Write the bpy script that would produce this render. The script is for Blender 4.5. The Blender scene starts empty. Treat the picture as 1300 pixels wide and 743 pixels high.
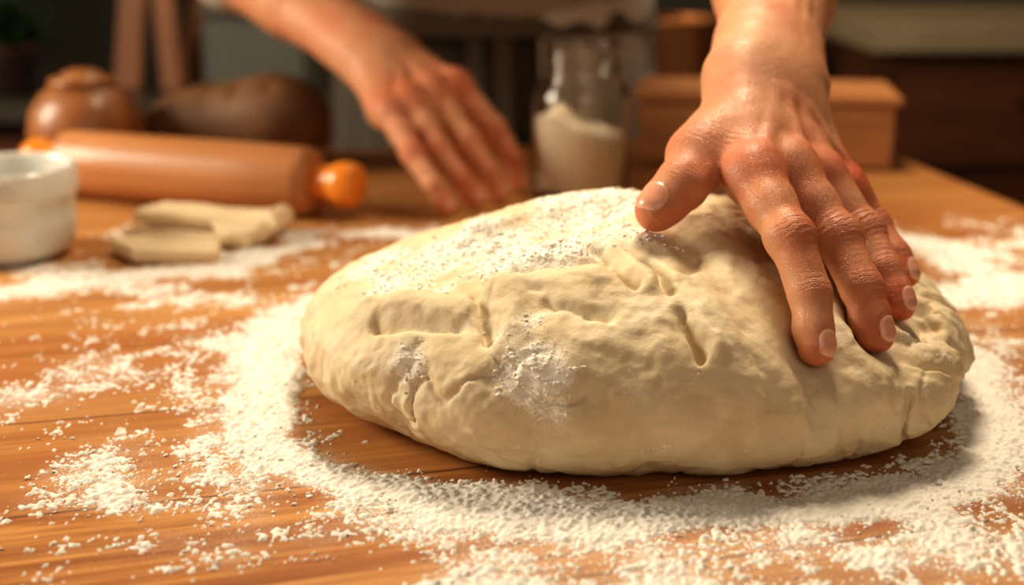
import bpy, numpy as np, math
from mathutils import Vector, Matrix
rng=np.random.default_rng(7)
D2=bpy.data
def link(ob,parent=None):
    bpy.context.collection.objects.link(ob)
    if parent: ob.parent=parent
    return ob
def empty(name,loc=(0,0,0)):
    e=D2.objects.new(name,None); e.empty_display_size=.05; e.location=loc; return link(e)
def mesh_obj(name,V,F,mat=None,smooth=True,parent=None,attrs=None):
    me=D2.meshes.new(name)
    if isinstance(F,np.ndarray):
        V=np.asarray(V,dtype=np.float32); n=len(F); k=F.shape[1]
        me.vertices.add(len(V)); me.vertices.foreach_set('co',V.ravel())
        me.loops.add(n*k); me.loops.foreach_set('vertex_index',F.ravel().astype(np.int32))
        me.polygons.add(n); me.polygons.foreach_set('loop_start',np.arange(0,n*k,k,dtype=np.int32)); me.polygons.foreach_set('loop_total',np.full(n,k,dtype=np.int32))
        me.update(calc_edges=True); me.validate()
    else:
        me.from_pydata([tuple(v) for v in V],[],[tuple(f) for f in F]); me.update()
    if smooth: me.polygons.foreach_set('use_smooth',np.ones(len(me.polygons),dtype=bool))
    if attrs:
        for k2,a in attrs.items():
            at=me.attributes.new(k2,'FLOAT','POINT'); at.data.foreach_set('value',np.asarray(a,dtype=np.float32))
    if mat: me.materials.append(mat)
    return link(D2.objects.new(name,me),parent)
# ---------- noise / sdf toolkit ----------
TB=rng.random((64,64,64)).astype(np.float32)
def vn(P,f,off=0.):
    if np.isscalar(f): f=(f,f,f)
    q=P*np.array(f,dtype=np.float32)+np.float32(off+100.)
    i=np.floor(q).astype(np.int64); w=(q-i).astype(np.float32); w=w*w*(3-2*w); i&=63; j=(i+1)&63
    x0,y0,z0=i.T; x1,y1,z1=j.T; wx,wy,wz=w.T
    a=TB[x0,y0,z0]*(1-wx)+TB[x1,y0,z0]*wx; b=TB[x0,y1,z0]*(1-wx)+TB[x1,y1,z0]*wx
    c=TB[x0,y0,z1]*(1-wx)+TB[x1,y0,z1]*wx; d=TB[x0,y1,z1]*(1-wx)+TB[x1,y1,z1]*wx
    return ((a*(1-wy)+b*wy)*(1-wz)+(c*(1-wy)+d*wy)*wz)*2-1
def fbm(P,f,o=3,off=0.):
    r=0; a=1.; s=0
    for k in range(o): r=r+a*vn(P,f*2.03**k,off+k*17.3); s+=a; a*=.5
    return r/s
def smin(a,b,k):
    h=np.clip(.5+.5*(b-a)/k,0,1); return b+(a-b)*h-k*h*(1-h)
def smax(a,b,k): return -smin(-a,-b,k)
def A3(*v): return np.array(v,dtype=np.float32)
def nrm(v): return v/np.linalg.norm(v)
def cone(P,a,b,ra,rb,n=None,fl=1.):
    a=np.asarray(a,np.float32); b=np.asarray(b,np.float32); ab=b-a
    t=np.clip((P-a)@ab/(ab@ab),0,1); q=P-a-t[:,None]*ab; d2=(q*q).sum(1)
    if n is not None: d2=d2+(fl*fl-1)*(q@n)**2
    return np.sqrt(d2)-(ra+(rb-ra)*t)
def sph(P,c,r): return np.sqrt(((P-np.asarray(c,np.float32))**2).sum(1))-r
def ell(P,c,r):
    r=np.asarray(r,np.float32); q=(P-np.asarray(c,np.float32))/r; k=np.sqrt((q*q).sum(1)); return (k-1)*r.min()
def surface_nets(vol,origin,h):
    s=vol<0; sh=[n-1 for n in vol.shape]; c=np.zeros(sh,np.int8)
    for dx in(0,1):
        for dy in(0,1):
            for dz in(0,1): c+=s[dx:dx+sh[0],dy:dy+sh[1],dz:dz+sh[2]]
    act=(c>0)&(c<8); cells=np.argwhere(act); n=len(cells)
    idx=np.full(sh,-1,np.int32); idx[act]=np.arange(n); del c
    pos=np.zeros((n,3)); cnt=np.zeros(n); i,j,k=cells.T
    for a in [(x,y,z) for x in(0,1) for y in(0,1) for z in(0,1)]:
        for ax in range(3):
            if a[ax]==1: continue
            b=list(a); b[ax]=1
            va=vol[i+a[0],j+a[1],k+a[2]]; vb=vol[i+b[0],j+b[1],k+b[2]]
            m=(va<0)!=(vb<0); t=np.where(m,va/np.where(m,va-vb,1),0)
            p=np.array(a,float)[None,:].repeat(n,0); p[:,ax]+=t; pos+=p*m[:,None]; cnt+=m
    V=(cells+pos/cnt[:,None])*h+np.array(origin); F=[]
    for ax in range(3):
        a0=[slice(None)]*3; a1=[slice(None)]*3; a0[ax]=slice(0,-1); a1[ax]=slice(1,None)
        e=np.argwhere(s[tuple(a0)]!=s[tuple(a1)]); b1=(ax+1)%3; b2=(ax+2)%3
        e=e[(e[:,b1]>0)&(e[:,b2]>0)&(e[:,b1]<sh[b1])&(e[:,b2]<sh[b2])]
        ins=s[e[:,0],e[:,1],e[:,2]]
        def g(o1,o2):
            q=e.copy(); q[:,b1]+=o1; q[:,b2]+=o2; return idx[q[:,0],q[:,1],q[:,2]]
        q=np.stack([g(-1,-1),g(0,-1),g(0,0),g(-1,0)],1); q[~ins]=q[~ins][:,::-1]; F.append(q)
    return V,np.concatenate(F)
def smoothV(V,F,it=2,lam=.5):
    e=np.concatenate([F[:,[0,1]],F[:,[1,2]],F[:,[2,3]],F[:,[3,0]]]); n=len(V)
    deg=np.bincount(e[:,0],minlength=n)+np.bincount(e[:,1],minlength=n); deg=np.maximum(deg,1)
    for _ in range(it):
        W=np.stack([np.bincount(e[:,0],V[e[:,1],c],minlength=n)+np.bincount(e[:,1],V[e[:,0],c],minlength=n) for c in range(3)],1)/deg[:,None]
        V=V+(W-V)*lam
    return V
def mesh_sdf(fn,lo,hi,h,band=1.8,it=2):
    B=8; lo=np.array(lo,float); hi=np.array(hi,float)
    nb=np.ceil((hi-lo)/h/B).astype(int)
    cg=np.stack(np.meshgrid(*[np.arange(k) for k in nb],indexing='ij'),-1).reshape(-1,3)
    cen=(lo+(cg*B+(B-1)/2)*h).astype(np.float32)
    dc=np.concatenate([fn(c) for c in np.array_split(cen,max(1,len(cen)//500000))])
    keep=np.abs(dc)<B*h*.87*band+.002
    vol=np.empty((len(cg),B,B,B),np.float32); vol[:]=np.where(dc>0,1,-1)[:,None,None,None]
    loc=np.stack(np.meshgrid(*[np.arange(B)]*3,indexing='ij'),-1).reshape(-1,3)
    ki=np.nonzero(keep)[0]
    for ch in np.array_split(ki,max(1,len(ki)//1500)):
        if len(ch)==0: continue
        P=(lo+(cg[ch][:,None,:]*B+loc[None])*h).astype(np.float32).reshape(-1,3)
        vol[ch]=fn(P).reshape(-1,B,B,B)
    vol=vol.reshape(*nb,B,B,B).transpose(0,3,1,4,2,5).reshape(*(nb*B))
    V,F=surface_nets(vol,lo,h)
    return smoothV(V,F,it),F
# ---------- material toolkit ----------
class M:
    def __init__(s,name):
        s.m=D2.materials.new(name); s.m.use_nodes=True; s.nt=s.m.node_tree; s.b=s.nt.nodes['Principled BSDF']; s.o=s.nt.nodes['Material Output']
    def n(s,t,inp=None,**kw):
        nd=s.nt.nodes.new(t)
        for k,v in kw.items(): setattr(nd,k,v)
        if inp:
            for k,v in inp.items(): s.set(nd,k,v)
        return nd
    def set(s,nd,k,v):
        i=nd.inputs[k]
        if isinstance(v,bpy.types.NodeSocket): s.nt.links.new(v,i)
        else: i.default_value=v
    def p(s,**kw):
        for k,v in kw.items(): s.set(s.b,k.replace('_',' '),v)
        return s
    def coord(s): return s.n('ShaderNodeTexCoord').outputs['Object']
    def map(s,v,scale=(1,1,1),rot=(0,0,0)): return s.n('ShaderNodeMapping',{'Vector':v,'Scale':scale,'Rotation':rot}).outputs[0]
    def noise(s,v,sc,det=3,rough=.5,dist=0): return s.n('ShaderNodeTexNoise',{'Vector':v,'Scale':sc,'Detail':det,'Roughness':rough,'Distortion':dist}).outputs['Fac']
    def math(s,op,a,b=0.,c=0.,clamp=False):
        nd=s.n('ShaderNodeMath',operation=op,use_clamp=clamp)
        s.set(nd,0,a); s.set(nd,1,b)
        if len(nd.inputs)>2: s.set(nd,2,c)
        return nd.outputs[0]
    def ss(s,x,a,b,lo=0.,hi=1.): return s.n('ShaderNodeMapRange',{'Value':x,'From Min':a,'From Max':b,'To Min':lo,'To Max':hi},interpolation_type='SMOOTHSTEP').outputs[0]
    def mix(s,f,a,b,bt='MIX'):
        nd=s.n('ShaderNodeMix',data_type='RGBA',blend_type=bt)
        s.set(nd,0,f)
        s.set(nd,6,a if isinstance(a,bpy.types.NodeSocket) else (*a,1)); s.set(nd,7,b if isinstance(b,bpy.types.NodeSocket) else (*b,1)); return nd.outputs[2]
    def attr(s,n): return s.n('ShaderNodeAttribute',attribute_name=n).outputs['Fac']
    def bump(s,h,st=.5,dist=.001,nrm=None):
        i={'Height':h,'Strength':st,'Distance':dist}
        if nrm: i['Normal']=nrm
        return s.n('ShaderNodeBump',i).outputs[0]
def simple(name,c,rough=.5,var=.15,sc=20,bs=.3,bd=.001,**kw):
    m=M(name); v=m.coord(); nz=m.noise(v,sc,4)
    m.p(Base_Color=m.mix(nz,tuple(x*(1-var) for x in c),tuple(min(1,x*(1+var)) for x in c)),Roughness=rough,Normal=m.bump(m.noise(v,sc*12,3),bs,bd),**kw); return m.m
def wood(name,c1,c2,rough=.45,ax='x',sc=1.,coat=0.):
    m=M(name); v=m.coord(); s={'x':(3,40,40),'y':(40,3,40),'z':(40,40,3)}[ax]
    nz=m.noise(m.map(v,tuple(q*sc for q in s)),1,5,.6,1.2)
    m.p(Base_Color=m.mix(m.ss(nz,.3,.7),c1,c2),Roughness=rough,Normal=m.bump(nz,.25,.0006),Coat_Weight=coat); return m.m

# ---------- camera ----------
cam=D2.cameras.new('camera'); cam.lens=1600/1300*36; cam.sensor_width=36; co=D2.objects.new('camera',cam)
co.location=(0,0,.24); co.rotation_euler=(math.radians(73.5),0,0); link(co); bpy.context.scene.camera=co
cam.dof.use_dof=True; cam.dof.focus_distance=.565; cam.dof.aperture_fstop=4.2; cam.clip_start=.02

# ---------- HANDS ----------
def hand_data(J,w,f,e,g=1.):
    J={k:[np.array(p,np.float32)/1000 for p in v] for k,v in J.items()}
    w=A3(*w)/1000; f=A3(*f)/1000; e=A3(*e)/1000
    l=nrm(J['i'][0]-J['p'][0]); d=nrm(J['m'][0]-w); n=np.cross(d,l); n=nrm(n); n=n if n[2]>0 else -n
    l=nrm(np.cross(n,d))*(1 if np.dot(np.cross(n,d),l)>0 else -1)
    return J,w,f,e,l,d,n,g
RAD0={'i':(.0118,.0108,.0096,.0084),'m':(.0118,.0110,.0098,.0086),'r':(.0112,.0104,.0092,.0081),'p':(.0098,.0088,.0078,.0069),'t':(.0168,.0138,.0130,.0108)}
def finfo(HD):
    J,w,f,e,l,d,n,g=HD; nails=[]; joints=[]
    for k in 'imrpt':
        q=J[k]; R=tuple(x*g for x in RAD0[k])
        nn=n if k!='t' else nrm(n*.55+l*.75)
        ax=nrm(q[3]-q[2]); nd=nrm(nn-ax*(nn@ax)); lat=np.cross(ax,nd)
        c=q[3]+ax*.0002
        nails.append((c,ax,nd,lat,R[3]*(.72 if k!='t' else .78),.0062 if k!='t' else .0078,R))
        for j in (1,2):
            ax=nrm(nrm(q[j]-q[j-1])+nrm(q[j+1]-q[j])); nd=nrm(nn-ax*(nn@ax))
            joints.append((q[j],ax,nd,R[j],1. if j==1 else .7))
    return nails,joints
def nail_region(P,N):
    c,ax,nd,lat,hw,hl,R=N; q=P-c; s=q@ax; a=q@lat; z=q@nd
    x=np.abs(a)/hw; y=np.abs(s)/hl
    r=((x**2.6+y**2.6)**(1/2.6)-1)*hw
    return np.maximum(r,.0025-z)
def hand_fn(HD):
    J,w,f,e,l,d,n,g=HD; nails,joints=finfo(HD)
    offs={'i':.0175,'m':.006,'r':-.006,'p':-.0165}
    def fn(P):
        palm=None
        for k in 'imrp':
            c=cone(P,w+l*offs[k]*.95,J[k][0]-n*.002,.0150*g,.0126*g)
            palm=c if palm is None else smin(palm,c,.013)
        palm=smin(palm,cone(P,w-n*.004,(J['m'][0]+J['r'][0])/2-n*.007,.017*g,.0125*g,n,1.2),.010)
        palm=smin(palm,cone(P,w-l*.015-n*.006,J['p'][0]-n*.006-d*.01,.0145*g,.0115*g),.010)
        t=J['t']
        th=cone(P,w+l*.014-n*.004,t[0],.0165*g,.0165*g); th=smin(th,cone(P,t[0],t[1],.0168*g,.0140*g),.008)
        palm=smin(palm,th,.014)
        palm=smin(palm,cone(P,w*.45+J['i'][0]*.55-n*.003,t[0]*.45+t[1]*.55,.0120*g,.0098*g),.016)
        for k in 'imrp':
            palm=smin(palm,sph(P,J[k][0]+n*.0020-d*.001,.0108*g if k!='p' else .0090*g),.009)
            palm=smin(palm,cone(P,w+d*.028+l*offs[k]*.65+n*.0122*g,J[k][0]-d*.005+n*.0102*g,.0012,.0023),.0052)
        fd=nrm(f-w); nf=nrm(n-fd*(n@fd))
        palm=smin(palm,cone(P,w-d*.004,w+fd*.04,.0290*g,.0292*g,nf,1.30),.020)
        arm=cone(P,w+fd*.03,f,.0290*g,.0385*g,nf,1.22); arm=smin(arm,cone(P,f,e,.0385*g,.045,nf,1.1),.01)
        palm=smin(palm,arm,.018)
        palm=smin(palm,sph(P,w-l*.021*g+fd*.014+nf*.008,.0098),.010)
        for s0 in (-.3,.35): palm=smin(palm,cone(P,w+l*.02*s0+nf*.019*g,w+fd*.09+l*.02*s0*.5+nf*.026*g,.0010,.0012),.006)
        F=None
        for k in 'imrpt':
            q=J[k]; R=tuple(x*g for x in RAD0[k])
            s_=cone(P,q[0],q[1],R[0],R[1]*.97)
            s_=smin(s_,cone(P,q[1],q[2],R[1]*.97,R[2]),.003); s_=smin(s_,cone(P,q[2],q[3],R[2],R[3]),.003)
            ax=nrm(q[3]-q[2]); nn=nrm(n-ax*(n@ax))
            s_=smin(s_,sph(P,q[1]+n*.0003,R[1]*1.03),.005)
            s_=smin(s_,sph(P,q[2]*.35+q[3]*.65-nn*.0014,R[3]*1.05),.003)
            m1=(q[0]+q[1])/2; s_=smin(s_,sph(P,m1-n*.001,R[1]*1.04),.006)
            F=s_ if F is None else smin(F,s_,.0015)
        D=smin(palm,F,.009)
        for N in nails:
            r=nail_region(P,N)
            D=D+.0003*np.exp(-(np.maximum(np.abs(r)-.0001,0)/.0006)**2)
            D=D-.0004*np.clip(-r/.0008,0,1)
        for (c,ax,nd,R,am) in joints:
            q=P-c; s=q@ax; z=q@nd; m=np.exp(-(s/.0045)**2)*np.clip(z/R,0,1)
            D=D+.00019*am*np.cos(s*2*np.pi/.0032)*m
        D=D+.0006*fbm(P,70,2,13.)
        return D.astype(np.float32)
    return fn
def hand_attrs(V,HD):
    P=V.astype(np.float32); nails,joints=finfo(HD); J,w,f,e,l,d,n,g=HD
    nail=np.full(len(P),-5.); red=np.zeros(len(P)); wm=np.zeros(len(P)); ws=np.zeros(len(P))
    for N in nails:
        r=nail_region(P,N)*1000; nail=np.maximum(nail,-r)
        red=np.maximum(red,.9*np.exp(-((P-N[0])**2).sum(1)/.014**2))
    for (c,ax,nd,R,am) in joints:
        q=P-c; s=q@ax; z=q@nd; dd=(q*q).sum(1)
        m=np.exp(-(s/.0058)**2)*np.clip(z/R*1.3,0,1)*(dd<.02**2)
        ws=np.where(m>wm,s*1000,ws); wm=np.maximum(wm,m*am); red=np.maximum(red,am*.85*np.exp(-dd/.015**2)*np.clip(.3+z/R,0,1))
    for k in 'imrp': red=np.maximum(red,.75*np.exp(-((P-J[k][0]-n*.01)**2).sum(1)/.020**2))
    red=red+.6*fbm(P,28,3)+.14
    return dict(nail=nail,red=np.clip(red,0,1),wm=wm,ws=ws)
def skin_mat(name,base,redc):
    m=M(name); v=m.coord()
    red=m.attr('red'); nail=m.ss(m.attr('nail'),0.,.45); wm=m.attr('wm'); ws=m.attr('ws')
    n1=m.noise(v,60,4,.6); n2=m.noise(v,900,3,.6)
    col=m.mix(m.math('MULTIPLY',red,1.,clamp=True),base,redc)
    col=m.mix(m.math('MULTIPLY',m.ss(n1,.35,.75),.3),col,tuple(x*.8 for x in base))
    ph=m.math('ADD',m.math('MULTIPLY',ws,2.4),m.math('MULTIPLY',m.noise(v,200,2),9.))
    wr=m.math('MULTIPLY',m.ss(m.math('SINE',ph),.35,1.),wm)
    col=m.mix(m.math('MULTIPLY',wr,.32),col,tuple(x*.5 for x in redc))
    nc=m.mix(m.ss(m.attr('nail'),.2,2.2),(.82,.48,.34),(.76,.37,.25))
    col=m.mix(nail,col,nc)
    vor=m.n('ShaderNodeTexVoronoi',{'Vector':v,'Scale':900.},feature='DISTANCE_TO_EDGE').outputs['Distance']
    sk=m.math('ADD',m.math('MULTIPLY',m.ss(vor,0,.12),.45),m.math('MULTIPLY',n2,.35))
    sk=m.math('SUBTRACT',sk,m.math('MULTIPLY',wr,1.0))
    inv=m.math('SUBTRACT',1.,nail)
    bp=m.bump(m.math('MULTIPLY',sk,inv),.6,.0005)
    bp=m.bump(m.math('MULTIPLY',m.noise(m.map(v,(1,.45,1)),150,3,.5),inv),.4,.0012,bp)
    m.p(Base_Color=col,Roughness=m.math('SUBTRACT',m.math('ADD',.37,m.math('MULTIPLY',n1,.15)),m.math('MULTIPLY',nail,.18)),Normal=bp,Subsurface_Weight=.10,Subsurface_Radius=(1.,.35,.2),Subsurface_Scale=.003,Specular_IOR_Level=.5)
    return m.m
skin=skin_mat('skin',(.70,.345,.185),(.61,.150,.065))
o=A3(-1.3,-6,1.8)
JA={'i':[(118,605,120),(129,567,98),(135,548,77),(136,533,57)],'m':[(138,617,119),(156,588,93),(163.5,567,74),(168,554,56)],'r':[(156,632,112),(174,612,90),(181,593,75),(186,580,62)],'p':[(173,650,102),(188,643,86),(197,629,74),(201,620,66)],'t':[(116,658,133),(95,630,124),(84,610,114),(71,599,104)]}
JA={k:[tuple(np.array(p)+o) for p in v] for k,v in JA.items()}
HA=hand_data(JA,np.array((138,685,150))+o,np.array((164,810,194))+o,(190,925,236))
JB={'i':[(-51,1130,98),(-18,1125,60),(0,1125,33),(8,1125,12)],'m':[(-71,1115,95),(-40,1090,55),(-22,1080,30),(-12,1080,11)],'r':[(-89,1100,88),(-64,1070,51),(-44,1055,28),(-32,1055,11)],'p':[(-106,1090,80),(-84,1050,51),(-66,1032,28),(-54,1030,10)],'t':[(-95,1180,106),(-62,1190,84),(-30,1186,60),(-8,1180,36)]}
HB=hand_data(JB,(-118,1160,116),(-208,1250,166),(-275,1312,200),1.10)
baker=empty('baker',(0,1.5,-.86))
def place(ob,parent):
    ob.parent=parent; ob.matrix_parent_inverse=Matrix.Translation(-Vector(parent.location)); return ob
fnA=hand_fn(HA); fnB=hand_fn(HB)
V,F=mesh_sdf(fnA,(.045,.50,.035),(.245,.94,.285),.0009,it=1); place(mesh_obj('hand_and_forearm_l',V,F,skin,attrs=hand_attrs(V,HA)),baker)
V,F=mesh_sdf(fnB,(-.335,1.0,-.004),(.035,1.37,.26),.0013,it=1); place(mesh_obj('hand_and_forearm_r',V,F,skin,attrs=hand_attrs(V,HB)),baker)

# ---------- DOUGH ----------
# folds / creases: plan-view segment a-b at height z, width w, depth (+ = sunk, - = raised)
FE=[((.040,.582),(.054,.545),.086,.0032,.0055),((.048,.584),(.062,.545),.086,.0050,-.0025),((.062,.566),(.070,.540),.082,.0028,.0042),((.074,.528),(.080,.510),.056,.0024,.0040),((.082,.528),(.088,.510),.056,.0040,-.0018),((-.018,.566),(-.011,.528),.067,.0032,.0055),((-.006,.560),(.000,.528),.068,.007,-.0030),
((-.040,.584),(-.026,.572),.076,.012,.0065),((-.066,.574),(-.024,.548),.066,.011,-.0060),((-.062,.556),(-.024,.537),.060,.0034,.0040),((-.006,.556),(.036,.552),.080,.009,-.0050),((-.045,.612),(.03,.632),.088,.024,.0090),((-.012,.574),(.038,.570),.084,.0036,.0050),((-.034,.598),(.002,.592),.082,.0040,.0035),
((.03,.68),(.07,.67),.095,.02,-.0045),((.080,.612),(.104,.535),.085,.012,.0045),((.018,.538),(.043,.528),.068,.0030,.0030),((.050,.518),(.060,.508),.028,.0028,.0030),((-.02,.648),(.02,.660),.093,.007,-.0045),((-.035,.618),(-.008,.626),.086,.0045,.0030),((.092,.590),(.080,.560),.088,.0035,.0030),((-.055,.640),(-.03,.66),.08,.006,.003),((.10,.53),(.112,.505),.05,.006,.0020),((.125,.525),(.135,.505),.045,.005,.0020),((-.075,.60),(-.06,.575),.058,.006,.003)]
FSEG=[(HA[0][k][a],HA[0][k][a+1]) for k in 'imrp' for a in (0,1,2)]
def dough_fn(P):
    x,y,z=P.T; cx,cy,a,b=.064,.645,.1765,.148
    r=(np.abs((x-cx)/a)**2.2+np.abs((y-cy)/b)**2.2)**(1/2.2)
    lt=np.clip(-(x-cx)/a,0,1); ct=.065*(1-.25*lt)
    zz=np.where(z>.030,(z-.030)/ct,(.030-z)/.050)
    f=((r**2.15+zz**2.15)**(1/2.15)-1)*.07
    up=np.clip(z/.03,0,1)
    Pw=P+(.0030*np.stack([fbm(P,90,2,k*31.) for k in (1,2,3)],1)).astype(np.float32)
    Pf=Pw.copy(); Pf[:,2]=0
    for A,B,zc,w,dp in FE:
        dd=cone(Pf,(*A,0),(*B,0),0,0); f=f+dp*np.exp(-(dd/w)**2-((z-zc)/.024)**4)
    tp=np.clip((z-.05)/.03,0,1)
    f=f+.0045*fbm(P,15,2)+(.0014+.0009*tp)*fbm(P,42,2,3.)+(.0007+.0005*tp)*fbm(P,110,2,5.)+.0004*fbm(P,300,2,6.)
    rd=np.abs(vn(Pw,(60,60,10),8.)); low=np.clip((.035-z)/.03,0,1); right=np.clip((x-.16)/.05,0,1)*np.clip((.08-z)/.03,0,1)
    f=f+(.0014*low+.0028*right)*np.exp(-(rd/.13)**2)
    g=np.abs(fbm(Pw,30,2,21.)); gm=np.clip(fbm(P,14,2,60.)*2.5+.15,0,1); f=f+.0013*np.exp(-(g/.05)**2)*up*gm
    near=(np.abs(f)<.04)&(x>.03)
    if near.any():
        Pn=P[near]; dm=np.full(len(Pn),9.,np.float32)
        for A,B in FSEG: dm=np.minimum(dm,cone(Pn,A,B,0,0))
        f=f.copy(); fn_=f[near]+.0100*np.exp(-(dm/.023)**2)
        hA=fnA(Pn); f[near]=smax(fn_,-(hA-.0002),.006)
    return np.maximum(f,-z+.0005).astype(np.float32)
V,F=mesh_sdf(dough_fn,(-.140,.475,-.004),(.265,.82,.125),.0011,band=2.6,it=1)
fl=np.zeros(len(V))
for (c,r,a) in [((.014,.517,.050),.019,1.05),((-.003,.60,.087),.032,.98),((-.02,.635,.085),.036,.95),((.02,.590,.088),.026,.98),((.04,.66,.096),.040,.95),((-.055,.60,.074),.026,.65),((-.045,.53,.05),.010,.55),((-.07,.64,.068),.03,.6),((.05,.60,.09),.028,.7),((.06,.72,.09),.04,.8),((.004,.53,.062),.014,.75)]:
    fl=np.maximum(fl,a*np.exp(-((V-np.array(c))**2).sum(1)/r**2))
V32=V.astype(np.float32)
fl=np.clip(fl+.16+.55*fbm(V32,60,3,31.),0,1)
fpile=np.clip(fl-.50,0,1)
V=V+np.array([0,-.3,.95])*(fpile*(.6+.6*fbm(V32,380,2,77.))*.0018)[:,None]
m=M('dough_surface'); v=m.coord(); at=m.attr('flour')
n1=m.noise(v,45,4,.6); n2=m.noise(v,420,4,.7); n3=m.noise(v,1500,2,.6)
col=m.mix(m.ss(n1,.3,.7),(.67,.535,.335),(.76,.64,.44))
thr=m.math('SUBTRACT',.86,m.math('MULTIPLY',at,.52))
sp=m.math('MAXIMUM',m.ss(m.math('SUBTRACT',n2,thr),-.02,.05),m.ss(m.math('SUBTRACT',n3,thr),-.01,.04))
sp=m.math('MAXIMUM',sp,m.math('MULTIPLY',m.ss(at,.35,1.),.25))
col=m.mix(m.math('MULTIPLY',sp,.92),col,(.96,.91,.81))
bp=m.bump(m.noise(v,170,4,.65),.35,.0012); bp=m.bump(n2,.45,.0006,bp); bp=m.bump(sp,.3,.0003,bp)
m.p(Base_Color=col,Roughness=m.math('ADD',.58,m.math('MULTIPLY',sp,.35)),Normal=bp,Specular_IOR_Level=.35,Subsurface_Weight=.05,Subsurface_Radius=(1,.7,.4),Subsurface_Scale=.003)
dough=mesh_obj('bread_dough',V,F,m.m,attrs=dict(flour=fl))
import bmesh
bm=bmesh.new(); bmesh.ops.create_icosphere(bm,subdivisions=1,radius=1); IV=np.array([v.co[:] for v in bm.verts]); IF=np.array([[v.index for v in f.verts] for f in bm.faces]); bm.free()
def crumbs(C,R,flat=.7):
    n=len(C); k=len(IV)
    J=1+.5*(rng.random((n,k,1))-.5)*2; Vv=IV[None]*J*R[:,None,None]*np.array([1,1,flat])*(.6+.8*rng.random((n,1,3)))
    Vv=Vv+C[:,None,:]; Ff=IF[None]+(np.arange(n)*k)[:,None,None]
    return Vv.reshape(-1,3),Ff.reshape(-1,3)
fm=M('flour_powder'); v=fm.coord()
fm.p(Base_Color=fm.mix(fm.noise(v,300,3),(.84,.80,.73),(.92,.89,.83)),Roughness=.95,Specular_IOR_Level=.1,Normal=fm.bump(fm.noise(v,1300,4,.7),.8,.0005)); flourm=fm.m
pr=np.clip(fl-.35,0,1)**1.5*(V[:,2]>.03); sel=rng.choice(len(V),6500,p=pr/pr.sum())
R=.0002+.0010*rng.random(6500)**4; C=V[sel]+np.array([0,-.0001,.0001])+rng.normal(0,.0004,(6500,3))*np.array([1,1,.2]); a,b=crumbs(C,R); ob=mesh_obj('flour_crumbs',a,b,flourm); ob.parent=dough

# ---------- TABLE ----------
ZT=0.; FZ=-.86
RING=[(-.10,.80),(-.145,.745),(-.150,.68),(-.140,.60),(-.108,.545),(-.067,.505),(-.016,.480),(.035,.468),(.085,.466),(.14,.482),(.196,.524),(.244,.60),(.268,.70),(.260,.78),(.235,.85)]
def flourD(P2):
    x,y=P2.T; P3=np.stack([x,y,np.zeros_like(x)],1).astype(np.float32)
    wob=P3+.030*np.stack([fbm(P3,11,3,1.),fbm(P3,11,3,50.),0*x],1).astype(np.float32)
    def pl(pts,w,a):
        D=np.full(len(x),9.)
        for p,q in zip(pts[:-1],pts[1:]): D=np.minimum(D,cone(wob,(*p,0),(*q,0),0,0))
        return a*np.exp(-(D/w)**2)
    d=pl(RING,.026,1.00)
    d=np.maximum(d,pl(RING,.070,.60))
    d=np.maximum(d,pl([(-.44,.86),(-.33,.80),(-.27,.84),(-.2,.875),(-.155,.95)],.028,.70))
    d=np.maximum(d,pl([(-.33,.86),(-.25,.79),(-.18,.80)],.033,.60)); d=np.maximum(d,pl([(-.15,.98),(-.08,.97),(-.02,.93)],.026,.62)); d=np.maximum(d,pl([(-.30,.98),(-.2,1.0)],.035,.48))
    d=np.maximum(d,pl([(.24,1.0),(.33,.93),(.36,.80),(.30,.80)],.05,.80)); d=np.maximum(d,pl([(.40,1.0),(.42,.8)],.05,.54)); d=np.maximum(d,pl([(.26,.5),(.32,.62),(.36,.75)],.06,.66))
    d=np.maximum(d,pl([(-.02,.43),(.10,.42),(.2,.46)],.045,.68)); d=np.maximum(d,pl([(-.20,.57),(-.18,.50),(-.10,.46)],.04,.52)); d=np.maximum(d,pl([(-.25,.62),(-.2,.70)],.04,.44)); d=np.maximum(d,.26*np.exp(-((x/.55)**2+((y-.7)/.4)**2)**2))
    r=(np.abs((x-.064)/.1765)**2.2+np.abs((y-.645)/.148)**2.2)**(1/2.2)
    lft=np.clip((.05-x)/.1,0,1)
    d=d*np.clip((r-.86)/(.07+.11*lft),0.3,1)
    return d+.36*fbm(P3,34,4,4.)*np.clip(d*3,0,1)
ang=math.radians(9); cor=np.array([.387,1.44]); ux=np.array([math.cos(ang),math.sin(ang)]); uy=np.array([-math.sin(ang),math.cos(ang)])
LX,LY=1.55,1.45
nx,ny=int(LX/.004),int(LY/.004)
uu,vv=np.meshgrid(np.linspace(-LX,0,nx),np.linspace(-LY,0,ny),indexing='ij')
XY=cor+uu[...,None]*ux+vv[...,None]*uy
T=XY.reshape(-1,2); Vt=np.concatenate([T,np.zeros((len(T),1))],1)
ii=np.arange(nx*ny).reshape(nx,ny); Ft=np.stack([ii[:-1,:-1],ii[1:,:-1],ii[1:,1:],ii[:-1,1:]],-1).reshape(-1,4)
per=np.concatenate([ii[:,0],ii[-1,1:],ii[::-1,-1][1:],ii[0,::-1][1:-1]]); n0=len(Vt); k=len(per)
prof=[(.0015,-.0015),(.002,-.006),(.002,-.034),(0,-.036)]
cen=T.mean(0); rows=[per]
Vs=[Vt]
for (ex,dz) in prof:
    q=Vt[per].copy(); dv=q[:,:2]-cen; q[:,:2]+=dv/np.linalg.norm(dv,axis=1)[:,None]*ex; q[:,2]=dz; Vs.append(q); rows.append(np.arange(k)+n0+(len(rows)-1)*k)
Fs=[Ft]
for a,b in zip(rows[:-1],rows[1:]): Fs.append(np.stack([a,b,np.roll(b,-1),np.roll(a,-1)],1))
Vall=np.concatenate(Vs); 
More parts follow.
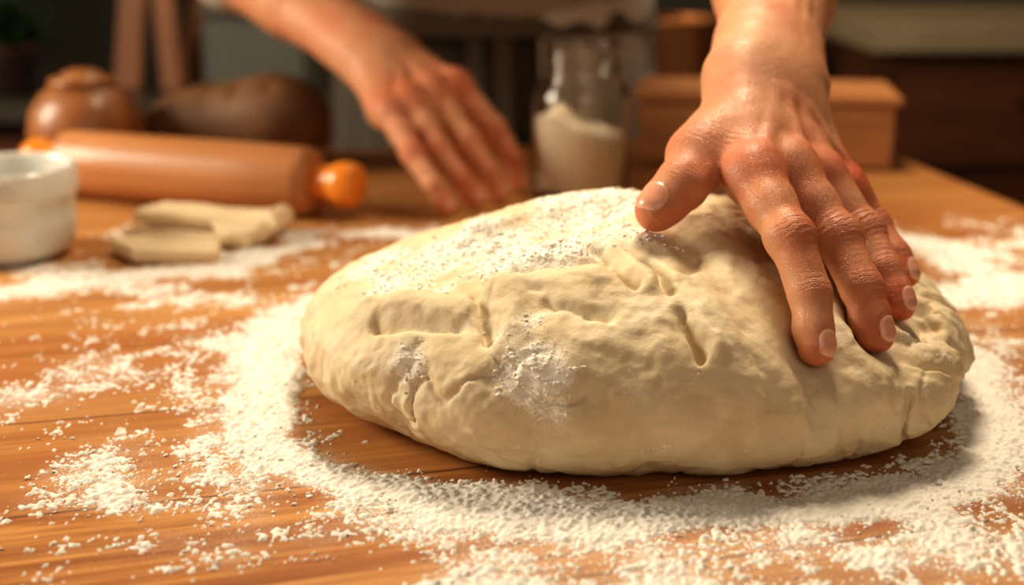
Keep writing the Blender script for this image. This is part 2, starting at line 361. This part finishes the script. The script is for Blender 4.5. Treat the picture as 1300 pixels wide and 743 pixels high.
c4=[rows[-1][i] for i in (0,nx-1,nx-1+ny-1,2*nx-2+ny-1)]; Fs.append(np.array([c4[::-1]]))
Fall=np.concatenate(Fs)
at=np.concatenate([flourD(T),np.zeros(len(Vall)-len(T))])
m=M('oiled_wood_planks'); v=m.coord(); r=m.map(v,rot=(0,0,math.radians(-15)))
sx=m.n('ShaderNodeSeparateXYZ',{'Vector':r}); wy=m.math('ADD',sx.outputs[1],m.math('MULTIPLY',m.noise(r,2.5,1),.012))
pf=m.math('DIVIDE',m.math('ADD',wy,.018),.108); pid=m.math('FLOOR',pf); fr=m.math('FRACT',pf)
cb=m.n('ShaderNodeCombineXYZ',{'X':m.math('ADD',sx.outputs[0],m.math('MULTIPLY',pid,3.7)),'Y':sx.outputs[1],'Z':m.math('MULTIPLY',pid,1.3)}).outputs[0]
g1=m.noise(m.map(cb,(2.2,26,1)),1,5,.62,2.6); g2=m.noise(m.map(cb,(9,240,1)),1,4,.6,.4); g3=m.noise(m.map(cb,(1.6,8,1)),1,3)
wn=m.n('ShaderNodeTexWhiteNoise',{'W':pid},noise_dimensions='1D').outputs['Value']
col=m.mix(m.ss(g1,.40,.62),(.56,.265,.080),(.31,.105,.024)); col=m.mix(m.math('MULTIPLY',m.ss(g2,.38,.70),.65),col,(.22,.068,.015))
col=m.mix(m.math('MULTIPLY',wn,.5),col,(.60,.335,.125)); col=m.mix(m.math('MULTIPLY',m.ss(g3,.42,.66),.65),col,(.32,.10,.022))
kv=m.n('ShaderNodeMapping',{'Vector':v,'Location':(.279,-.466*1.6,0),'Scale':(1,1.6,1)})
kd=m.n('ShaderNodeVectorMath',operation='LENGTH'); m.nt.links.new(kv.outputs[0],kd.inputs[0]); kl=kd.outputs['Value']
col=m.mix(m.ss(kl,.004,.012,.8,0.),col,(.14,.035,.008))
seam=m.math('MINIMUM',m.ss(fr,0.,.016),m.ss(m.math('SUBTRACT',1.,fr),0.,.012)); col=m.mix(m.math('MULTIPLY',m.math('SUBTRACT',1.,seam),.85),col,(.07,.018,.004))
fa=m.attr('flour'); f1=m.noise(v,650,4,.75); f2=m.noise(v,210,4,.7); f3=m.noise(v,1700,2,.6)
thr=m.math('SUBTRACT',.82,m.math('MULTIPLY',fa,.42))
sp=m.math('MAXIMUM',m.ss(m.math('SUBTRACT',f1,thr),-.01,.04),m.math('MULTIPLY',m.ss(m.math('SUBTRACT',f2,thr),0.,.07),.9)); sp=m.math('MAXIMUM',sp,m.ss(m.math('SUBTRACT',f3,thr),0.,.03))
film=m.math('MULTIPLY',m.ss(fa,.25,.95),.20); sp=m.math('MAXIMUM',sp,film)
col=m.mix(sp,col,(.88,.83,.75))
ht=m.math('ADD',m.math('MULTIPLY',seam,.8),m.math('ADD',m.math('MULTIPLY',g2,.16),m.math('MULTIPLY',sp,.4)))
m.p(Base_Color=col,Roughness=m.math('ADD',m.math('ADD',.42,m.math('MULTIPLY',g1,.22)),m.math('MULTIPLY',sp,.5),clamp=True),Normal=m.bump(ht,.5,.0006),Specular_IOR_Level=.35)
table=empty('kitchen_table',(*cen,FZ))
tt=place(mesh_obj('table_top',Vall,Fall,m.m,smooth=False,attrs=dict(flour=at)),table)
def box(name,c,s,mat,rot=0,bev=.002,parent=None,rx=0,ry=0):
    me=D2.meshes.new(name); bm=bmesh.new(); bmesh.ops.create_cube(bm,size=1)
    for q in bm.verts: q.co=Vector((q.co.x*s[0],q.co.y*s[1],q.co.z*s[2]))
    if bev: bmesh.ops.bevel(bm,geom=bm.edges[:],offset=bev,segments=2,affect='EDGES')
    bm.to_mesh(me); bm.free(); me.materials.append(mat); ob=D2.objects.new(name,me); ob.location=c; ob.rotation_euler=(rx,ry,rot); link(ob)
    if parent: place(ob,parent)
    return ob
twood=wood('table_frame_wood',(.34,.13,.035),(.2,.07,.02))
def tf(u,v2): return cor+u*ux+v2*uy
for i,(a,b) in enumerate([(-.09,-.09),(-LX+.09,-.09),(-.09,-LY+.09),(-LX+.09,-LY+.09)]):
    p=tf(a,b); box('leg_%d'%(i+1),(p[0],p[1],(FZ-.036)/2),(.07,.07,-.036-FZ),twood,ang,.004,table)
for i,(a,b,s) in enumerate([(-LX/2,-.09,(LX-.26,.022,.09)),(-LX/2,-LY+.09,(LX-.26,.022,.09)),(-.09,-LY/2,(.022,LY-.26,.09)),(-LX+.09,-LY/2,(.022,LY-.26,.09))]):
    p=tf(a,b); box('rail_%d'%(i+1),(p[0],p[1],-.082),s,twood,ang,.002,table)
# ---------- scattered flour: real heaped layer + crumbs ----------
gx=np.arange(-.46,.50,.0009); gy=np.arange(.38,1.04,.0009)
GX,GY=np.meshgrid(gx,gy,indexing='ij'); P2=np.stack([GX.ravel(),GY.ravel()],1)
Dn=flourD(P2); P3=np.concatenate([P2,np.zeros((len(P2),1))],1).astype(np.float32)
nz=fbm(P3,95,3,2.); nz2=fbm(P3,520,2,6.)
hgt=(Dn-.60+.40*nz+.42*nz2)
hgt=np.where(hgt>0,.0026*np.minimum(hgt,.9)**1.1+.0002,-.0004)
hgt=hgt+np.where(hgt>0,.0009*np.abs(nz2)+.0004*vn(P3,1000.,3.),0)
n_x,n_y=GX.shape; ii=np.arange(n_x*n_y).reshape(n_x,n_y); Fq=np.stack([ii[:-1,:-1],ii[1:,:-1],ii[1:,1:],ii[:-1,1:]],-1).reshape(-1,4)
inb=((P2-cor)@ux<-.004)
Fq=Fq[(hgt[Fq]>0).any(1)&inb[Fq].all(1)]
used=np.unique(Fq); mp=np.zeros(len(P2),int); mp[used]=np.arange(len(used))
Vf=np.concatenate([P2,hgt[:,None]],1)[used]; Fq=mp[Fq]
N=400000; Q=np.stack([rng.uniform(-.46,.50,N),rng.uniform(.36,1.06,N)],1); Q3=np.concatenate([Q,np.zeros((N,1))],1).astype(np.float32)
dq=flourD(Q); cl=np.clip(.5+1.6*fbm(Q3,120,2,90.),0,1.5); keep=(rng.random(N)<np.clip(dq*.9-.14,0.002,.6)*.34*cl)&((Q-cor)@ux<-.01)
Q=Q[keep]; Rr=.0002+.0010*rng.random(len(Q))**5; rr=(np.abs((Q[:,0]-.064)/.1765)**2.2+np.abs((Q[:,1]-.645)/.148)**2.2)
k2=rr>.95; Q=Q[k2];Rr=Rr[k2]; zz=np.where(flourD(Q)>.62,.0010,.0)
Vc,Fc=crumbs(np.concatenate([Q,(zz+Rr*.35)[:,None]],1),Rr,.6)
Fq3=np.concatenate([Fq[:,[0,1,2]],Fq[:,[0,2,3]]]); 
mesh_obj('scattered_flour',np.concatenate([Vf,Vc]),np.concatenate([Fq3,Fc+len(Vf)]),flourm)

# ---------- lathe helper ----------
def lathe(name,prof,mat,loc=(0,0,0),seg=72,parent=None,close=False,rot=None):
    n=len(prof); V=[];F=[]
    for i in range(seg):
        a=2*math.pi*i/seg
        for r_,z_ in prof: V.append((r_*math.cos(a),r_*math.sin(a),z_))
    for i in range(seg):
        j=(i+1)%seg
        for k in range(n-1 if not close else n):
            k1=(k+1)%n; F.append((i*n+k,j*n+k,j*n+k1,i*n+k1))
    me=D2.meshes.new(name); me.from_pydata(V,[],F); bm=bmesh.new(); bm.from_mesh(me); bmesh.ops.remove_doubles(bm,verts=bm.verts[:],dist=1e-6); bmesh.ops.recalc_face_normals(bm,faces=bm.faces[:]); bm.to_mesh(me); bm.free()
    for p in me.polygons: p.use_smooth=True
    me.materials.append(mat); ob=D2.objects.new(name,me); ob.location=loc
    if rot: ob.rotation_euler=rot
    link(ob)
    if parent: place(ob,parent)
    return ob
# ---------- ramekin ----------
cer=M('white_ceramic'); cer.p(Base_Color=cer.mix(cer.noise(cer.coord(),30,3),(.66,.65,.60),(.72,.71,.66)),Roughness=.18,Coat_Weight=.3); 
lathe('ceramic_bowl',[(0,.0),(.036,0),(.038,.002),(.046,.008),(.0495,.018),(.0510,.032),(.0512,.044),(.0520,.0455),(.0535,.047),(.0542,.051),(.0538,.066),(.0525,.0685),(.0505,.0685),(.049,.066),(.0475,.05),(.0465,.02),(.040,.008),(0,.006)],cer.m,(-.374,.908,0))
# ---------- rolling pin ----------
pinw=wood('rolling_pin_wood',(.56,.255,.100),(.40,.16,.055),.42,'z',1.3,.1); knob=wood('knob_wood',(.88,.29,.028),(.70,.20,.014),.32,'z',1.,.3)
pin=empty('rolling_pin',(-.283,1.078,.030))
dirp=Vector((.936,-.352,0)).normalized(); qr=dirp.to_track_quat('Z','Y')
def pinpart(name,prof,mat):
    ob=lathe(name,prof,mat); ob.rotation_mode='QUATERNION'; ob.rotation_quaternion=qr; ob.parent=pin; return ob
pinpart('barrel',[(0,-.129),(.017,-.129),(.022,-.128),(.0275,-.124),(.0292,-.117),(.0295,-.06),(.0296,0),(.0295,.06),(.0292,.117),(.0275,.124),(.022,.128),(.017,.129),(0,.129)],pinw)
for s,nm in((1,'handle_1'),(-1,'handle_2')):
    pinpart(nm,[(0,s*.126),(.0150,s*.127),(.0152,s*.136),(.0150,s*.142),(.0165,s*.145),(.0186,s*.149),(.0192,s*.156),(.0186,s*.163),(.0165,s*.167),(.013,s*.169),(0,s*.1695)],knob)
# ---------- dough scraps ----------
def rbox(P,c,R,hs,r=.002):
    q=np.abs((P-np.asarray(c,np.float32))@R)-(np.asarray(hs,np.float32)-r)
    return np.sqrt((np.maximum(q,0)**2).sum(1))+np.minimum(q.max(1),0)-r
def rot(az,tx=0,ty=0): return np.array(Matrix.Rotation(math.radians(az),3,'Z')@Matrix.Rotation(math.radians(tx),3,'X')@Matrix.Rotation(math.radians(ty),3,'Y'),dtype=np.float32)
def sc1(P0):
    P=P0+A3(.000,.004,0)
    d=rbox(P,(-.243,.968,.0056),rot(-14),(.052,.031,.0050),.0024)
    d=smin(d,rbox(P,(-.236,.972,.0158),rot(-8,-4,3),(.052,.028,.0048),.0024),.0012)
    d=smin(d,cone(P,(-.196,.948,.0105),(-.184,.988,.012),.0102,.0094),.003)
    d=smin(d,rbox(P,(-.204,.944,.015),rot(28,22,-10),(.023,.013,.0036),.002),.0012)
    return (d+.0018*fbm(P,40,2)+.0005*fbm(P,200,2)).astype(np.float32)
def sc2(P):
    d=rbox(P,(-.256,.902,.0062),rot(6,0,3),(.040,.021,.0056),.0024)
    n=A3(-.75,-.66,0); d=smax(d,(P-A3(-.275,.892,0))@n-.008,.002)
    d=smax(d,(P-A3(-.235,.905,0))@A3(.8,.6,0)-.021,.002)
    return (d+.0014*fbm(P,45,2,7.)).astype(np.float32)
dm=simple('pastry_dough',(.86,.69,.45),.7,.08,40,.4,.0006)
V,F=mesh_sdf(sc1,(-.325,.905,-.004),(-.160,1.02,.035),.0013); mesh_obj('folded_dough_sheet',V,F,dm)
V,F=mesh_sdf(sc2,(-.31,.87,-.004),(-.20,.94,.02),.0013); mesh_obj('dough_scrap',V,F,dm)
# ---------- glass jar ----------
g=M('jar_glass'); gn=g.noise(g.coord(),60,2); g.p(Base_Color=(.98,.99,.97,1),Roughness=.03,IOR=1.42,Transmission_Weight=1.,Normal=g.bump(gn,.08,.001))
jar=empty('flour_jar',(.062,1.13,0))
lathe('glass',[(0,.001),(.036,.001),(.041,.003),(.0440,.009),(.0440,.083),(.0432,.092),(.039,.100),(.0345,.106),(.0335,.110),(.0350,.113),(.0335,.116),(.0335,.120),(.0350,.123),(.0335,.126),(.0335,.132),(.0345,.1345),(.0335,.137),(.0320,.137),(.0316,.134),(.0318,.108),(.037,.098),(.0413,.091),(.0424,.083),(.0424,.010),(.039,.006),(0,.005)],g.m,(.062,1.13,0),parent=jar)
def fj(P):
    q=P-A3(.062,1.13,0); r=np.sqrt(q[:,0]**2+q[:,1]**2); d=smax(r-.0420,.0068-q[:,2],.003)
    top=.062-q[:,0]*.22+.018*np.exp(-((q[:,0]+.018)**2+(q[:,1]+.01)**2)/.014**2)+.003*fbm(P,60,3)
    return smax(d,(q[:,2]-top)*.8,.003).astype(np.float32)
V,F=mesh_sdf(fj,(.015,1.08,-.002),(.11,1.18,.10),.0016)
place(mesh_obj('flour',V,F,simple('jar_flour',(.97,.82,.62),.9,.03,60,.4,.0008)),jar)
# ---------- wooden box ----------
bw=wood('box_wood',(.48,.22,.085),(.36,.145,.050),.5,'x'); bx=empty('wooden_box',(.262,1.315,0))
rz=math.radians(-9)
def inb_(dx,dy): c,s=math.cos(rz),math.sin(rz); return (.262+dx*c-dy*s,1.315+dx*s+dy*c)
for nm,dx,dy,z,s in [('front',0,-.062,.034,(.25,.008,.062)),('back',0,.062,.034,(.25,.008,.062)),('side_1',-.121,0,.034,(.008,.116,.062)),('side_2',.121,0,.034,(.008,.116,.062)),('bottom',0,0,.005,(.234,.116,.006)),('lid',0,0,.0695,(.262,.144,.008))]:
    p=inb_(dx,dy); box(nm,(*p,z),s,bw,rz,.0015,bx)
# ---------- left background: pot, loaves ----------
pw=wood('turned_wood',(.34,.14,.045),(.20,.07,.02),.4,'z',.8,.1); px_,py_=-.408,1.205
pot=empty('wooden_pot',(px_,py_,0)); lathe('body',[(0,0),(.03,0),(.045,.010),(.0535,.030),(.055,.046),(.051,.066),(.040,.082),(.028,.090),(.022,.094),(.020,.100),(.012,.104),(0,.105)],pw,(px_,py_,0),parent=pot)
lathe('collar',[(.0285,.089),(.032,.091),(.030,.096),(.022,.097)],pw,(px_,py_,0),parent=pot)
def loaf(P):
    d=ell(P,(-.285,1.262,.040),(.085,.05,.044)); d=smin(d,ell(P,(-.235,1.25,.05),(.055,.045,.045)),.02)
    for k in range(4): d=d+.004*np.exp(-(cone(P,(-.34+.035*k,1.225,.08),(-.32+.035*k,1.29,.085),0,0)/.006)**2)
    return np.maximum(d+.002*fbm(P,30,3),-P[:,2]+.001).astype(np.float32)
V,F=mesh_sdf(loaf,(-.39,1.19,-.004),(-.16,1.33,.11),.003,band=3); mesh_obj('bread_loaf',V,F,simple('bread_crust',(.18,.085,.033),.6,.4,35,.5,.002))

# ---------- baker body ----------
shirt=simple('white_linen',(.58,.52,.44),.85,.08,60,.4,.001); trouser=simple('dark_trousers',(.035,.033,.03),.9,.2,60); apr=simple('apron_canvas',(.085,.068,.050),.9,.2,80,.5,.001)
hair=simple('brown_hair',(.06,.03,.015),.5,.4,120,.6,.002)
def torso(P):
    d=cone(P,(-.03,1.555,.09),(0,1.34,.36),.150,.165,nrm(A3(0,.8,.6)),1.6)
    d=smin(d,cone(P,(-.14,1.215,.455),(.14,1.175,.445),.062,.060),.06)
    d=smin(d,cone(P,(0,1.19,.46),(0,1.15,.52),.05,.047),.03)
    for s in ((-.165,1.205,.45),(-.275,1.312,.202)),((.165,1.16,.44),(.190,.935,.240)): 
        d=smin(d,cone(P,s[0],s[1],.058,.056),.03)
    d=smax(d,(.925-P[:,1])*.9+0,.004)
    return (d+.004*fbm(P,14,3)+.002*np.abs(fbm(P,40,2))).astype(np.float32)
V,F=mesh_sdf(torso,(-.40,.86,.06),(.28,1.74,.60),.0045); place(mesh_obj('shirt',V,F,shirt),baker)
def trous(P):
    d=cone(P,(-.03,1.545,.08),(-.03,1.55,-.06),.155,.165,A3(0,1,0),1.35)
    for s in(-1,1): 
        d=smin(d,cone(P,(-.03+s*.085,1.55,-.06),(-.03+s*.10,1.56,-.42),.09,.065),.03); d=smin(d,cone(P,(-.03+s*.10,1.56,-.42),(-.03+s*.10,1.58,-.80),.065,.055),.03)
    return (d+.005*fbm(P,12,3)).astype(np.float32)
V,F=mesh_sdf(trous,(-.26,1.38,-.85),(.2,1.76,.2),.007); place(mesh_obj('trousers',V,F,trouser),baker)
for s in(-1,1):
    c=(-.03+s*.10,1.54,FZ+.035)
    def shoe(P): return np.maximum(smin(ell(P,c,(.05,.13,.045)),cone(P,(c[0],1.59,FZ+.05),(c[0],1.585,FZ+.1),.045,.045),.03),FZ+.002-P[:,2]).astype(np.float32)
    V,F=mesh_sdf(shoe,(c[0]-.07,1.38,FZ-.01),(c[0]+.07,1.72,FZ+.16),.006,band=3); place(mesh_obj('shoe_%d'%(1 if s<0 else 2),V,F,trouser),baker)
def drape(name,a0,a1,z0,z1,off,fold,mat,cx=-.03,cy=1.545,rx=.178,ry=.138,th=.003,seed=0.):
    nu,nv=90,60; V=[]
    for j in range(nv):
        tz=j/(nv-1); z=z0+(z1-z0)*tz
        for i in range(nu):
            a=math.radians(a0+(a1-a0)*i/(nu-1)); fo=fold*(.35+tz)*(math.sin(a*11+seed+1.3*math.sin(a*4+seed))+.5*math.sin(a*23+seed*2+tz*2))
            k=1+.10*tz; V.append((cx+(rx*k+off+fo)*math.sin(a),cy-(ry*k+off+fo)*math.cos(a)-.0*tz,z))
    F=[(j*nu+i,(j+1)*nu+i,(j+1)*nu+i+1,j*nu+i+1) for j in range(nv-1) for i in range(nu-1)]
    ob=mesh_obj(name,V,F,mat); md=ob.modifiers.new('s','SOLIDIFY'); md.thickness=th; place(ob,baker); return ob
drape('apron',-88,62,.158,-.40,.004,.005,apr)
drape('apron_waistband',-120,120,.150,.118,.011,.001,simple('waistband',(.17,.135,.095),.85,.1,80),th=.004)
drape('towel',18,84,.185,-.30,.018,.006,simple('towel_cotton',(.86,.81,.72),.9,.08,60,.5),seed=2.)
drape('apron_tie',-6,-1,.15,-.12,.017,.002,simple('tie',(.14,.115,.08),.85),th=.003)
drape('apron_tie_end',3,9,.15,-.05,.017,.002,simple('tie2',(.14,.115,.08),.85),th=.003,seed=1.)
def head(P):
    d=ell(P,(0,1.10,.635),(.072,.088,.10)); d=smin(d,ell(P,(0,1.065,.585),(.05,.055,.055)),.03); d=smin(d,cone(P,(0,1.175,.49),(0,1.125,.58),.048,.05),.03)
    d=smin(d,cone(P,(0,1.022,.632),(0,1.000,.600),.009,.014),.012)
    for s in(-1,1):
        d=smin(d,ell(P,(s*.073,1.11,.62),(.010,.02,.032)),.006); d=smin(d,cone(P,(s*.015,1.022,.652),(s*.045,1.035,.650),.008,.007),.01)
        d=smax(d,-sph(P,(s*.032,1.018,.632),.012),.010); d=smin(d,sph(P,(s*.032,1.034,.630),.012),.003)
    d=smin(d,cone(P,(-.02,1.020,.567),(.02,1.020,.567),.007,.007),.006); d=d+.003*np.exp(-(cone(P,(-.022,1.010,.567),(.022,1.010,.567),0,0)/.003)**2)
    return d.astype(np.float32)
V,F=mesh_sdf(head,(-.1,.97,.46),(.1,1.24,.76),.003); n_=len(V); place(mesh_obj('head',V,F,skin,attrs=dict(nail=np.full(n_,-5.),red=np.full(n_,.3),wm=np.zeros(n_),ws=np.zeros(n_))),baker)
def hairf(P):
    d=ell(P,(0,1.112,.65),(.082,.093,.10)); d=smin(d,ell(P,(0,1.205,.66),(.04,.04,.045)),.02); d=smax(d,-ell(P,(0,1.03,.60),(.075,.07,.085)),.01); d=smax(d,.585-P[:,2],.02)
    return (d+.003*fbm(P,60,2)).astype(np.float32)
V,F=mesh_sdf(hairf,(-.11,1.0,.56),(.11,1.27,.78),.004,band=2.5); place(mesh_obj('hair',V,F,hair),baker)

# ---------- room ----------
wallm=simple('wall_paint',(.060,.058,.038),.8,.2,3,.2,.003); floorm=wood('floor_boards',(.12,.05,.02),(.07,.03,.012),.5,'y'); 
box('floor',(0,1.,FZ-.05),(5.2,5.2,.1),floorm,bev=0)
box('wall_back',(0,3.05,.44),(5.2,.1,2.6),wallm,bev=0); box('wall_left',(-2.55,1.,.44),(.1,4.0,2.6),wallm,bev=0); box('wall_right',(2.55,1.,.44),(.1,4.0,2.6),wallm,bev=0)
box('ceiling',(0,1.,1.79),(5.2,4.2,.1),simple('ceiling_paint',(.4,.36,.3),.9),bev=0)
box('baseboard_back',(0,2.99,FZ+.05),(5.0,.02,.1),twood)
dwood=wood('cabinet_wood',(.17,.055,.022),(.10,.032,.012),.45,'x'); ctop=simple('stone_worktop',(.36,.28,.18),.4,.15,20)
cab=empty('drawer_cabinet',(1.12,2.1,FZ)); 
box('carcass',(1.12,2.27,(FZ+.045)/2),(1.10,.56,.045-FZ),dwood,parent=cab)
box('worktop',(1.12,2.25,.064),(1.14,.62,.038),ctop,parent=cab)
brass=simple('dark_brass',(.25,.15,.06),.35,Metallic=1.)
for c in range(2):
    for r_ in range(4):
        x=.85+c*.54; z=-.052-.2*r_
        box('drawer_%d'%(c*4+r_+1),(x,1.982,z),(.50,.018,.175),dwood,parent=cab,bev=.005); box('handle_%d'%(c*4+r_+1),(x,1.966,z+.02),(.12,.012,.012),brass,parent=cab,bev=.003)
bc=empty('back_counter',(-.6,2.2,FZ)); box('carcass',(-.65,2.25,(FZ-.06)/2),(1.9,.56,-.06-FZ),dwood,parent=bc); box('worktop',(-.65,2.23,-.045),(1.94,.62,.03),simple('dark_worktop',(.06,.05,.04),.35),parent=bc)
for c in range(3): box('door_panel_%d'%(c+1),(-1.27+c*.62,1.962,-.46),(.58,.018,.72),dwood,parent=bc,bev=.005)
stick=wood('board_wood',(.34,.13,.045),(.21,.075,.026),.5,'z')
for i,(x,w_,h_,ry,y) in enumerate([(-.615,.045,.30,6,2.10),(-.555,.035,.26,-4,2.06),(-.50,.045,.34,10,2.12)]):
    box('cutting_board' if i==0 else 'cutting_board.%03d'%i,(x,y,-.03+h_/2),(w_,.015,h_),stick,rx=math.radians(-8),ry=math.radians(ry),bev=.004)
cr=empty('storage_tin',(-.40,2.05,-.03)); tin=simple('grey_enamel',(.13,.13,.11),.5,.15,15)
box('body',(-.40,2.05,.035),(.17,.12,.125),tin,bev=.012,parent=cr); box('lid',(-.40,2.05,.105),(.178,.128,.02),tin,bev=.008,parent=cr)
cop=simple('copper',(.45,.18,.07),.4,.2,8,Metallic=.8)
for i,(x,y,s) in enumerate([(.29,2.12,1.),(.19,2.16,.8)]):
    lathe('copper_pot' if i==0 else 'copper_pot.001',[(0,0),(.06*s,0),(.072*s,.01*s),(.075*s,.11*s),(.079*s,.115*s),(.074*s,.116*s),(.07*s,.11*s),(.067*s,.012*s),(0,.01*s)],cop,(x,y,-.03))
pl=empty('potted_herb',(-.80,2.02,-.03)); lathe('pot',[(0,0),(.035,0),(.045,.07),(.05,.072),(.05,.08),(.044,.08),(.04,.01),(0,.01)],simple('terracotta',(.10,.05,.03),.8),(-.80,2.02,-.03),parent=pl)
V=[];F=[]
for k in range(90):
    a=rng.uniform(0,6.28); e_=rng.uniform(.2,1.4); L=rng.uniform(.05,.12); d=np.array([math.cos(a)*math.cos(e_),math.sin(a)*math.cos(e_),math.sin(e_)]); s_=np.array([-math.sin(a),math.cos(a),0])*.012; b0=np.array([-.80,2.02,.045]); n0=len(V)
    V+= [b0,b0+d*L*.6+s_,b0+d*L+np.array([0,0,-.01]),b0+d*L*.6-s_,b0+d*L*.65+np.array([0,0,.006])]; F+=[(n0,n0+1,n0+4),(n0+1,n0+2,n0+4),(n0+2,n0+3,n0+4),(n0+3,n0,n0+4)]
place(mesh_obj('leaves',V,F,simple('leaf',(.03,.06,.02),.5)),pl)

# ---------- light ----------
def area(name,loc,tgt,size,e,col):
    l=D2.lights.new(name,'AREA'); l.size=size; l.energy=e; l.color=col; ob=D2.objects.new(name,l); ob.location=loc; ob.rotation_euler=(Vector(tgt)-Vector(loc)).to_track_quat('-Z','Y').to_euler(); link(ob)
area('pendant_light',(.10,1.10,1.0),(.05,.70,0),.26,14.0,(1,.82,.59))
area('window_light',(-1.35,.90,.62),(-.05,.75,0),.5,25,(1,.87,.68))
area('front_fill',(.5,-1.1,1.1),(.05,.8,0),1.1,7.5,(1,.86,.68))  # added soft fill from behind the camera, not an actual window
area('background_fill',(.2,1.95,1.6),(.1,2.2,0),.5,8.5,(1,.78,.55))  # unseen lamp added overhead to brighten the background, not a room fitting
w=D2.worlds.new('world'); bpy.context.scene.world=w; w.use_nodes=True; w.node_tree.nodes['Background'].inputs[0].default_value=(1,.82,.60,1); w.node_tree.nodes['Background'].inputs[1].default_value=.08
vs=bpy.context.scene.view_settings
vs.view_transform='Standard'
for lk in ('Medium High Contrast','Standard - Medium High Contrast'):
    try: vs.look=lk; break
    except Exception: pass
vs.exposure=-.20
